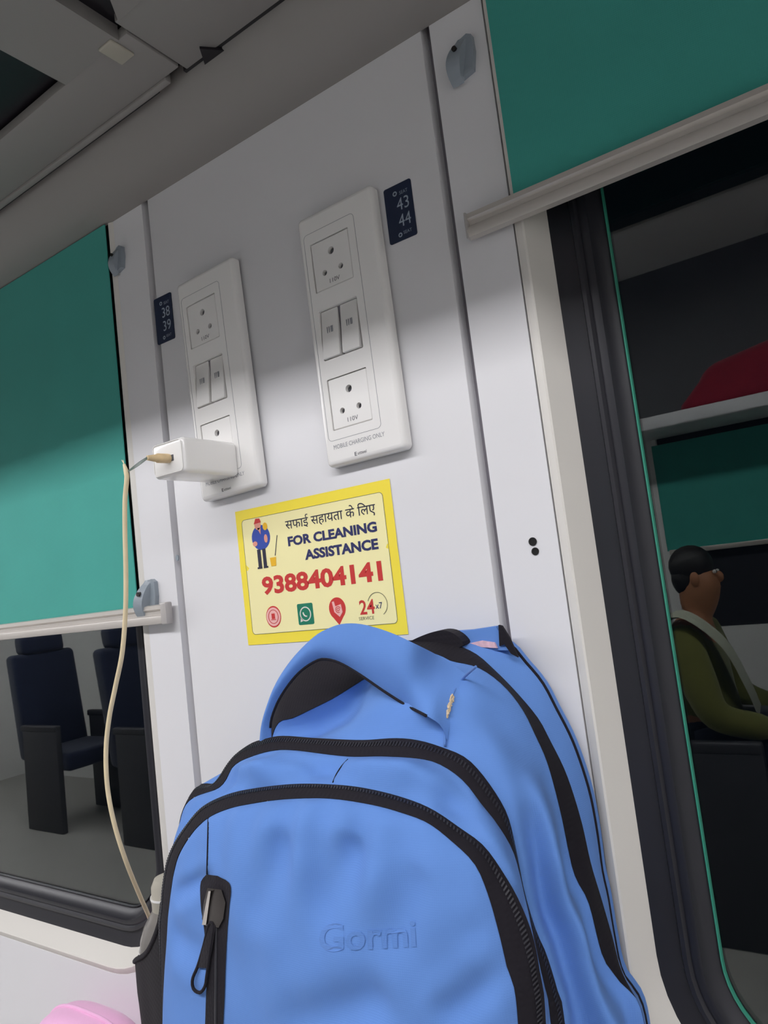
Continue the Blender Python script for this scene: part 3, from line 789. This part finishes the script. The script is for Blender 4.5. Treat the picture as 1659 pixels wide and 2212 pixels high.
def dent(p):
    t = 0
    for a, b, w_, d_ in DENTS:
        dx, dz = b.x - a.x, b.z - a.z; L2 = dx * dx + dz * dz
        u_ = max(0, min(1, ((p.x - a.x) * dx + (p.z - a.z) * dz) / L2))
        q_ = math.hypot(p.x - a.x - u_ * dx, p.z - a.z - u_ * dz)
        t += 1.7 * d_ * (math.exp(-(q_ / w_) ** 2) - 0.45 * math.exp(-((q_ - 2 * w_) / w_) ** 2)) * (1 - 0.6 * u_) * (1 - math.exp(-(u_ / 0.18) ** 2))
    return t


rows = []
MU = 72
for i in range(half):
    a, b = AI[i], AI[N - 1 - i]; row = []
    f = math.sin(min(1.0, (half - i) / 46) * math.pi / 2) ** 0.8
    for k in range(MU + 1):
        u = k / MU; p = a.lerp(b, u); w = math.sin(math.pi * u) ** 0.55
        # gathers running down from the zip, a slanting pull at lower right, broad soft dents
        g1 = 0.0030 * math.sin(p.x * 210 + 2.5 * noise.noise(p * 9)) * math.exp(-max(0, (-0.47 - p.z)) / 0.045) * w
        g2 = wr(p, 0.0085, 13, 2.0) + wr(p, 0.0034, 30, 7.0)
        p = p + Vector((0, -(0.024 * w * f) - (g1 + g2 * w * f * 0.7) + dent(p) * min(1, w * 1.2), 0))
        row.append(p)
    rows.append(row)
top = AI[half]; rows.append([Vector(top) + Vector(((k / MU - 0.5) * 0.002, 0, 0)) for k in range(MU + 1)])
FV, FF = loft(rows)
front = part('front_pocket', (FV, FF), M['cloth'], bp, True)
# base of the bag
ends = [K0, CO, CI, BO, BI, AO, AI]
base = [[c[0] for c in ends], [c[-1] for c in ends]]
part('base', join(loft(base), loft([rows[0], [Vector((p.x, -0.14, ZB)) for p in rows[0]]])), M['cloth'], bp)
bvh = BVHTree.FromPolygons([Vector(v) for v in FV], FF)


def onfront(px, py, off=0.0012):
    d = ray(px, py).normalized(); hit = bvh.ray_cast(CP, d)
    if hit[0] is None: return at(px, py, -0.150)
    return hit[0] - d * off


# vertical pocket zip on the front panel, with slider and pull
zl = [(446, 1889), (433, 1908), (434, 1960), (441, 2010), (447, 2090), (445, 2150), (443, 2212), (442, 2260)]
zr = [(470, 1892), (497, 1911), (495, 1960), (491, 2010), (487, 2090), (485, 2150), (482, 2212), (481, 2260)]
rowsz = []
for (a, b) in zip(spline([Vector((p[0], p[1], 0)) for p in zl], 40), spline([Vector((p[0], p[1], 0)) for p in zr], 40)):
    rowsz.append([onfront(a.x + (b.x - a.x) * k / 8, a.y + (b.y - a.y) * k / 8, 0.0012 + 0.0008 * math.sin(math.pi * k / 8)) for k in range(9)])
vz = part('pocket_zip_tape', loft(rowsz), M['tape'], bp, True)
part('zip_teeth', tube([onfront(468 + 0.02 * (k - 1900) * -0.3, k, 0.0022) for k in range(1990, 2260, 10)], 0.0010, 6), M['zipm'], vz)
part('seam', tube([onfront(450 - 3 * k / 12, 1768 + k * 10, 0.0002) for k in range(13)], 0.0006, 6), M['tape'], bp)


def pslab(pts, lift, th, m, name, parent):
    c = [onfront(p[0], p[1], lift) for p in pts]; f = [p + (CP - p).normalized() * th for p in c]; n = len(c)
    V = c + f; F = [tuple(range(n)), tuple(range(2 * n - 1, n - 1, -1))] + [(i, i + n, (i + 1) % n + n, (i + 1) % n) for i in range(n)]
    return part(name, (V, F), m, parent, 40)


pslab([(448, 1918), (478, 1922), (487, 1950), (482, 1985), (472, 2004), (444, 2000), (436, 1985), (440, 1950)], 0.0024, 0.0022, M['metal'], 'slider', vz)
pslab([(450, 1925), (455, 1925), (445, 1998), (436, 1998)], 0.0046, 0.0014, M['alu'], 'slider_bridge', vz)
loop = spline([onfront(*p, 0.0042) for p in ((452, 1996), (441, 2040), (428, 2085), (416, 2115), (418, 2136), (432, 2144), (443, 2130), (447, 2105), (455, 2050), (462, 2000))], 50, True)
part('pull_loop', tube(loop, 0.0011, 8, closed=True), M['tape'], vz, True)
pslab([(448, 1998), (466, 1998), (458, 2050), (449, 2092), (428, 2090), (440, 2040)], 0.0036, 0.0012, M['tape'], 'pull_tab', vz)
# woven maker's mark, tone on tone
V, F = text_geo('Gormi', 0, 1, 0, 1, 0, 0.02)
quad = [(688, 2058), (900, 2046), (896, 1984), (690, 1996)]
VV = []
for v in V:
    x, z = v[0], v[2]
    bx_ = quad[0][0] + (quad[1][0] - quad[0][0]) * x; by_ = quad[0][1] + (quad[1][1] - quad[0][1]) * x
    tx_ = quad[3][0] + (quad[2][0] - quad[3][0]) * x; ty_ = quad[3][1] + (quad[2][1] - quad[3][1]) * x
    VV.append(onfront(bx_ + (tx_ - bx_) * z, by_ + (ty_ - by_) * z, 0.0006))
part('lettering', (VV, F), M['clothd'], bp, label='faint darker blue lettering')
# padded carry handle arching over the top
ho = [(556, 1640, -.098), (566, 1568, -.098), (580, 1515, -.097), (600, 1468, -.095), (635, 1418, -.092), (680, 1374, -.089), (715, 1355, -.088), (745, 1347, -.087), (785, 1349, -.087), (840, 1365, -.088), (895, 1390, -.089)]
hi_ = [(592, 1640, -.097), (585, 1570, -.096), (597, 1525, -.095), (620, 1485, -.093), (650, 1450, -.091), (685, 1427, -.088), (708, 1424, -.087), (738, 1433, -.086), (780, 1458, -.086), (832, 1494, -.087), (880, 1524, -.089)]
ho = [at(*p) for p in ho] + [onmain(950, 1418, .013), onmain(990, 1444, .007), onmain(1012, 1462, .001)]
hi_ = [at(*p) for p in hi_] + [onmain(925, 1548, .013), onmain(952, 1568, .007), onmain(966, 1600, .001)]
A_ = spline(ho, 60); B_ = spline(hi_, 60)
rf, rb = [], []
for k in range(9):
    v = k / 8
    rf.append([a.lerp(b, v) + Vector((0, -0.0055 * math.sin(math.pi * v), 0)) + Vector((0, wr(a.lerp(b, v), 0.002, 40) * math.sin(math.pi * v), 0)) for a, b in zip(A_, B_)])
    rb.append([a.lerp(b, v) + Vector((0, 0.0045 * math.sin(math.pi * v), 0)) for a, b in zip(A_, B_)])
hg = join(loft(rf), loft(rb, flip=True))
hd = part('carry_handle', hg, M['cloth'], bp, True)
part('handle_binding', tube([p + Vector((0, -0.0005, 0)) for p in B_[6:54]], 0.0010, 8), M['tape'], hd, True)
# seam where the handle meets the side, with a frayed patch
sm = [(1028, 1440), (1000, 1466), (980, 1495), (968, 1530), (962, 1565), (961, 1612)]
part('seam', tube(spline([onmain(p[0], p[1], 0.0012) for p in sm], 30), 0.0009, 8), M['clothd'], bp, True)
fz = spline([onmain(p[0], p[1], 0.0025) for p in ((980, 1498), (971, 1524), (968, 1548))], 12)
part('frayed_patch', join(*[tube([p + Vector((random.uniform(-.001, .001), 0, random.uniform(-.002, .002))) for p in (fz[i], fz[min(11, i + 2)])], 0.0006, 5) for i in range(11) for _ in range(2)]), M['fray'], bp, label='frayed tan threads at the seam')
# folded strap end standing up at the top right
fl = [(905, 1384), (965, 1364), (1020, 1360), (1079, 1351), (1094, 1378), (1108, 1402), (1060, 1402), (990, 1394)]
c1_ = [at(p[0], p[1], -0.016) for p in fl]
part('strap_end', prism([(p.x, p.z) for p in c1_], -0.022, -0.013), M['cloth'], bp)
c2_ = [at(*p, -0.0235) for p in ((1077, 1350), (1084, 1352), (1100, 1378), (1119, 1420), (1104, 1412), (1090, 1392), (1079, 1396))]
part('strap_end_lining', prism([(p.x, p.z) for p in c2_], -0.0238, -0.0215), M['tape'], bp)
c3_ = [at(*p, -0.0235) for p in ((1012, 1390), (1040, 1384), (1068, 1388), (1074, 1400), (1040, 1398), (1014, 1402))]
part('strap_tag', prism([(p.x, p.z) for p in c3_], -0.0238, -0.0215), M['tag'], bp, label='pink and white frayed stitching')
c4_ = [at(*p, -0.0335) for p in ((880, 1392), (915, 1372), (955, 1362), (985, 1372), (1000, 1395), (960, 1400), (920, 1405))]
part('strap_end_lining', prism([(p.x, p.z) for p in spline(c4_, 40, True)], -0.0335, -0.0215), M['tape'], bp)
# black mesh bottle pocket on the left side
rim = [at(352, 1950, -.134), at(347, 1986, -.132), at(337, 2018, -.127), at(325, 2045, -.119), at(312, 2063, -.109), at(296, 2072, -.096), at(295, 2074, -.078), Vector((-0.224, -0.056, -0.632)), Vector((-0.195, -0.038, -0.632)), Vector((-0.150, -0.030, -0.630)), Vector((-0.104, -0.030, -0.628))]
rim = spline(rim, 33); nP = 33
rowsp = []
for j in range(13):
    v = j / 12; row = []
    for k, r0 in enumerate(rim):
        o_ = math.sin(math.pi * k / 32)
        p = Vector((r0.x + 0.010 * v * v * o_, r0.y, r0.z + (-0.80 - r0.z) * v)); p += Vector((wr(p, 0.003, 25, 1), 0, 0)) * o_ * min(1, v * 4)
        row.append(p)
    rowsp.append(row)
bottom = [p for p in rowsp[-1]]
mp = part('bottle_pocket', join(loft(rowsp), ([tuple(p) for p in bottom], [tuple(range(nP))])), M['mesh'], bp, True)
part('pocket_binding', tube(rowsp[0], 0.0022, 8), M['tape'], mp, True)
# coat hook behind the bag
hk = thing('coat_hook', 'small metal coat hook hidden behind the blue backpack', 'hook', (0.06, 0, -0.425))
part('plate', prism(rrect(0.05, 0.07, -0.445, -0.405, 0.004, 4), -0.003, 0), M['metal'], hk)
part('prong', tube(spline([(0.06, -0.002, -0.43), (0.06, -0.012, -0.436), (0.06, -0.020, -0.430), (0.06, -0.021, -0.418)], 16), 0.0028, 10), M['metal'], hk, True)

# ================================================================== BOTTLE in the side pocket
bc = (-0.1838, -0.072)
BZ = at(343, 1886, -0.074).z + 0.551
bo = thing('water_bottle', 'clear plastic water bottle in the black side pocket of the backpack', 'bottle', (bc[0], bc[1], -0.795))
prof = [(0.0, -0.795), (0.026, -0.794), (0.0285, -0.785), (0.0285, -0.66), (0.0288, -0.628), (0.0280, -0.6125), (0.0287, -0.6110), (0.0280, -0.6095), (0.0272, -0.602), (0.0235, -0.592), (0.0180, -0.584), (0.0150, -0.579), (0.0140, -0.576), (0.0140, -0.572)]
prof = [(r, z if z < -0.70 else z + BZ) for r, z in prof]
part('body', lathe(prof, bc), M['bottle'], bo, 40)
capp = [(0.0150, -0.590), (0.0152, -0.588), (0.0152, -0.573), (0.0156, -0.572), (0.0156, -0.569), (0.0150, -0.568), (0.0146, -0.560), (0.0115, -0.5535), (0.006, -0.5515), (0.0, -0.551)]
part('cap', lathe([(r, z + BZ) for r, z in capp], bc), M['cap'], bo, 40)
part('ring', lathe([(r_, z_ + BZ) for r_, z_ in [(0.0160, -0.5700), (0.0162, -0.5690), (0.0160, -0.5680), (0.0148, -0.5685), (0.0148, -0.5695), (0.0160, -0.5700)]], bc), M['plastic'], bo, 40)
part('ring', lathe([(r_, z_ + BZ) for r_, z_ in [(0.0290, -0.6120), (0.0293, -0.6110), (0.0290, -0.6100), (0.0280, -0.6105), (0.0280, -0.6115), (0.0290, -0.6120)]], bc), M['plastic'], bo, 40)

# ================================================================== TABLE AND PINK BAG at lower left
tbm = thing('wall_table', 'grey folding table fixed to the wall below the left window', 'table', (-0.40, -0.2, -0.93))
part('top', rbox(-0.62, -0.12, -0.42, -0.001, -0.93, -0.905, 0.006, 3), M['table'], tbm, 35)
for bx_ in (-0.60, -0.17): part('bracket', rbox(bx_, bx_ + 0.03, -0.25, -0.001, -0.95, -0.93), M['metal'], tbm)
ctr = Vector((at(185, 2165, -0.050).x, -0.050, -0.80)); R3 = (0.086, 0.040, (at(185, 2186, -0.050).z + 0.905) / 2)
rowsk = []
for j in range(25):
    th = -math.pi / 2 + math.pi * j / 24
    row = []
    for k in range(40):
        ph_ = 2 * math.pi * k / 40
        sg = lambda t, e: math.copysign(abs(t) ** e, t)
        p = Vector((ctr.x + R3[0] * sg(math.cos(th), .62) * sg(math.cos(ph_), .7), ctr.y + R3[1] * sg(math.cos(th), .62) * sg(math.sin(ph_), .7), ctr.z + R3[2] * sg(math.sin(th), .75)))
        row.append(p)
    rowsk.append(row)
pk = single('pink_pillow', loft(rowsk, True), M['pink'], 'soft pink pillow with rounded top at the lower left under the window', 'pillow', True)
dz = -0.905 - min(v[2] for v in loft(rowsk, True)[0])
part('piping', tube([Vector((p.x, ctr.y, p.z)) for p in [Vector((ctr.x + (R3[0] + .001) * math.copysign(abs(math.cos(t)) ** .64, math.cos(t)), 0, ctr.z + (R3[2] + .001) * math.copysign(abs(math.sin(t)) ** .75, math.sin(t)))) for t in [2 * math.pi * k / 60 for k in range(60)]]], 0.0018, 8, closed=True), M['pink'], pk, True)
pk.location.z += dz

# ================================================================== SEATS AND PASSENGER across the aisle (mirrored in the glass)
def seat(x, y, label, first=None):
    t = thing('train_seat', label, 'seat', (x, y, FZ), 'blue seats across the aisle')
    part('cushion', rbox(x, x + 0.46, y - 0.22, y + 0.22, FZ + 0.36, FZ + 0.47, 0.03, 4), M['seat'], t, 40)
    bk_ = rbox(x - 0.10, x + 0.02, y - 0.22, y + 0.22, FZ + 0.40, FZ + 1.08, 0.035, 4)
    sh = Matrix.Identity(4); sh[0][2] = -0.16; sh[0][3] = 0.16 * (FZ + 0.4)
    part('backrest', xform(bk_, sh), M['seat'], t, 40)
    hr = rbox(x - 0.09, x + 0.03, y - 0.15, y + 0.15, FZ + 1.07, FZ + 1.20, 0.035, 4)
    part('headrest', xform(hr, sh), M['seat'], t, 40)
    for s in (-1, 1):
        part('armrest', rbox(x, x + 0.40, y + s * 0.235 - 0.02, y + s * 0.235 + 0.02, FZ + 0.60, FZ + 0.64, 0.01, 3), M['seatp'], t, 40)
        part('leg', rbox(x + 0.02, x + 0.40, y + s * 0.235 - 0.018, y + s * 0.235 + 0.018, FZ, FZ + 0.62, 0.005, 2), M['seatp'], t, 40)
    return t


def copy_tree(o, parent=None):
    c = o.copy(); COL.objects.link(c)
    if parent: c.parent = parent
    for ch_ in [k for k in bpy.data.objects if k.parent == o and k.name in COL.objects]:
        copy_tree(ch_, c)
    return c


SEATL = 'blue fabric seat across the aisle dimly mirrored in the window glass'
s0_ = seat(-0.42, -2.2, SEATL)
for dx, y in ((-0.97, -2.2), (-1.94, -2.2), (-2.91, -2.2), (-3.88, -2.2), (0.97, -2.2)):
    c = copy_tree(s0_); c.location = (-0.42 + dx, y, FZ)

# passenger: one skinned body, clothing as children
px_, py_ = -0.25, -2.2
sz_ = FZ + 0.485
pr = thing('person', 'seated person in olive shirt and pale shawl mirrored in the right window glass', 'person', (px_, py_, sz_))


def skin(name, joints, edges, radii, m, parent, sub=2, rootv=0):
    me = bpy.data.meshes.new(name); me.from_pydata([tuple(j) for j in joints], edges, []); me.update()
    ob = bpy.data.objects.new(name, me); COL.objects.link(ob)
    md = ob.modifiers.new('s', 'SKIN'); md.use_smooth_shade = True
    for i, v in enumerate(me.skin_vertices[0].data):
        r = radii[i]; v.radius = r if isinstance(r, tuple) else (r, r); v.use_root = (i == rootv)
    ss = ob.modifiers.new('u', 'SUBSURF'); ss.levels = sub; ss.render_levels = sub
    bpy.context.view_layer.update()
    m2 = bpy.data.meshes.new_from_object(ob.evaluated_get(bpy.context.evaluated_depsgraph_get()))
    bpy.data.objects.remove(ob); bpy.data.meshes.remove(me)
    g = ([tuple(v.co) for v in m2.vertices], [tuple(p.vertices) for p in m2.polygons]); bpy.data.meshes.remove(m2)
    return part(name, g, m, parent, True)


J = {}
o = Vector((px_, py_, sz_))
def jj(n, x, y, z): J[n] = o + Vector((x, y, z))
jj('pel', 0.06, 0, 0.09); jj('ab', 0.02, 0, 0.24); jj('ch', 0.02, 0, 0.42); jj('nk', 0.045, 0, 0.535); jj('hb', 0.07, 0, 0.60); jj('ht', 0.08, 0, 0.72)
for s, k in ((1, 'l'), (-1, 'r')):
    jj('sh' + k, 0.02, s * 0.17, 0.47); jj('el' + k, 0.10, s * 0.22, 0.22); jj('wr' + k, 0.30, s * 0.12, 0.16); jj('pa' + k, 0.36, s * 0.10, 0.155)
    jj('hp' + k, 0.08, s * 0.09, 0.08); jj('kn' + k, 0.48, s * 0.11, 0.07); jj('an' + k, 0.46, s * 0.11, -0.38); jj('to' + k, 0.60, s * 0.12, -0.435)
    for f, (dy, ln) in enumerate(((-0.030, .062), (-0.011, .074), (0.009, .080), (0.028, .072))):
        jj('f%d' % f + k, 0.385, s * 0.10 + dy, 0.150); jj('g%d' % f + k, 0.385 + ln * .6, s * 0.10 + dy * 1.1, 0.135); jj('h%d' % f + k, 0.385 + ln * .85, s * 0.10 + dy * 1.1, 0.112)
    jj('t0' + k, 0.335, s * (0.10 - 0.030), 0.155); jj('t1' + k, 0.365, s * (0.10 - 0.056), 0.150); jj('t2' + k, 0.392, s * (0.10 - 0.060), 0.140)
names = list(J); ix = {n: i for i, n in enumerate(names)}
ed = [('pel', 'ab'), ('ab', 'ch'), ('ch', 'nk'), ('nk', 'hb'), ('hb', 'ht')]
rad = {n: 0.03 for n in names}
rad.update(pel=(.13, .11), ab=(.12, .10), ch=(.13, .11), nk=.055, hb=.075, ht=.085)
for k in 'lr':
    ed += [('ch', 'sh' + k), ('sh' + k, 'el' + k), ('el' + k, 'wr' + k), ('wr' + k, 'pa' + k), ('pel', 'hp' + k), ('hp' + k, 'kn' + k), ('kn' + k, 'an' + k), ('an' + k, 'to' + k)]
    rad.update({'sh' + k: .060, 'el' + k: .042, 'wr' + k: .027, 'pa' + k: (.036, .02), 'hp' + k: .085, 'kn' + k: .058, 'an' + k: .038, 'to' + k: .032})
    for f in range(4):
        ed += [('pa' + k, 'f%d' % f + k), ('f%d' % f + k, 'g%d' % f + k), ('g%d' % f + k, 'h%d' % f + k)]
        rad.update({'f%d' % f + k: .0095, 'g%d' % f + k: .0085, 'h%d' % f + k: .0075})
    ed += [('pa' + k, 't0' + k), ('t0' + k, 't1' + k), ('t1' + k, 't2' + k)]; rad.update({'t0' + k: .012, 't1' + k: .010, 't2' + k: .009})
body = skin('body', [J[n] for n in names], [(ix[a], ix[b]) for a, b in ed], [rad[n] for n in names], M['skin'], pr)
tn = ['pel', 'ab', 'ch', 'shl', 'ell', 'wrl', 'shr', 'elr', 'wrr']
tj = {n: J[n].copy() for n in tn}
for k in 'lr': tj['wr' + k] = J['el' + k].lerp(J['wr' + k], 0.8)
te = [('pel', 'ab'), ('ab', 'ch'), ('ch', 'shl'), ('shl', 'ell'), ('ell', 'wrl'), ('ch', 'shr'), ('shr', 'elr'), ('elr', 'wrr')]
tr_ = dict(pel=(.155, .135), ab=(.14, .12), ch=(.15, .128), shl=.075, shr=.075, ell=.056, elr=.056, wrl=.044, wrr=.044)
skin('shirt', [tj[n] for n in tn], [(tn.index(a), tn.index(b)) for a, b in te], [tr_[n] for n in tn], M['olive'], pr)
ln_ = ['pel', 'hpl', 'knl', 'anl', 'hpr', 'knr', 'anr']; le = [(0, 1), (1, 2), (2, 3), (0, 4), (4, 5), (5, 6)]
skin('trousers', [J[n] for n in ln_], le, [(.14, .12), .098, .074, .056, .098, .074, .056], M['denim'], pr)
hc = (J['hb'] + J['ht']) / 2 + Vector((0.0, 0, 0.02))
def ell(c, r, n=20, zc=None, rot=None):
    rows_ = [[c + Vector((r[0] * math.cos(t) * math.cos(p), r[1] * math.cos(t) * math.sin(p), r[2] * math.sin(t))) for p in [2 * math.pi * k / n for k in range(n)]] for t in [-math.pi / 2 + math.pi * j / (n // 2) for j in range(n // 2 + 1)]]
    return loft(rows_, True)
part('hair', join(ell(hc + Vector((-0.020, 0, 0.034)), (0.076, 0.078, 0.074)), ell(hc + Vector((-0.036, 0, -0.008)), (0.056, 0.072, 0.072))), M['hair'], pr, True)
part('face', join(ell(hc + Vector((0.068, 0, -0.014)), (0.015, 0.011, 0.020), 12), ell(hc + Vector((0.058, 0, -0.048)), (0.010, 0.021, 0.006), 12), ell(hc + Vector((0.0, 0.070, -0.012)), (0.016, 0.008, 0.026), 12), ell(hc + Vector((0.0, -0.070, -0.012)), (0.016, 0.008, 0.028), 12)), M['skin'], body, True)
part('eyes', join(*[ell(hc + Vector((0.060, s * 0.027, 0.006)), (0.007, 0.012, 0.007), 12) for s in (-1, 1)]), M['eyew'], body, True)
part('irises', join(*[ell(hc + Vector((0.0655, s * 0.027, 0.006)), (0.003, 0.005, 0.005), 10) for s in (-1, 1)]), M['eyed'], body, True)
sa = spline([o + Vector(v) for v in ((-0.10, 0.16, 0.20), (-0.07, 0.17, 0.44), (0.02, 0.17, 0.56), (0.14, 0.13, 0.46), (0.18, 0.02, 0.30), (0.19, -0.10, 0.16))], 40)
part('shawl', loft([[p + Vector((0, -0.06 + 0.12 * k / 6, 0.012 * math.sin(k * 1.6))) for p in sa] for k in range(7)]), M['shawl'], pr, True)

# red travel bag on the far rack
rb_ = thing('travel_bag', 'dark red bag on the far rack mirrored in the right glass', 'bag', (0.15, -2.75, 0.197))
gb = rbox(-0.26, 0.46, -2.88, -2.63, 0.198, 0.50, 0.06, 5)
part('body', ([(x + (0.45 * (z - 0.198) if x < 0.1 else 0), y, z - (0.10 * max(0, 1 - (x + 0.26) / 0.6) if z > 0.35 else 0)) for x, y, z in gb[0]], gb[1]), M['red'], rb_, 40)
part('handle', tube(spline([(0.14, -2.72, 0.42), (0.16, -2.72, 0.50), (0.27, -2.72, 0.53), (0.31, -2.72, 0.46)], 24), 0.010, 8), M['tape'], rb_, True)
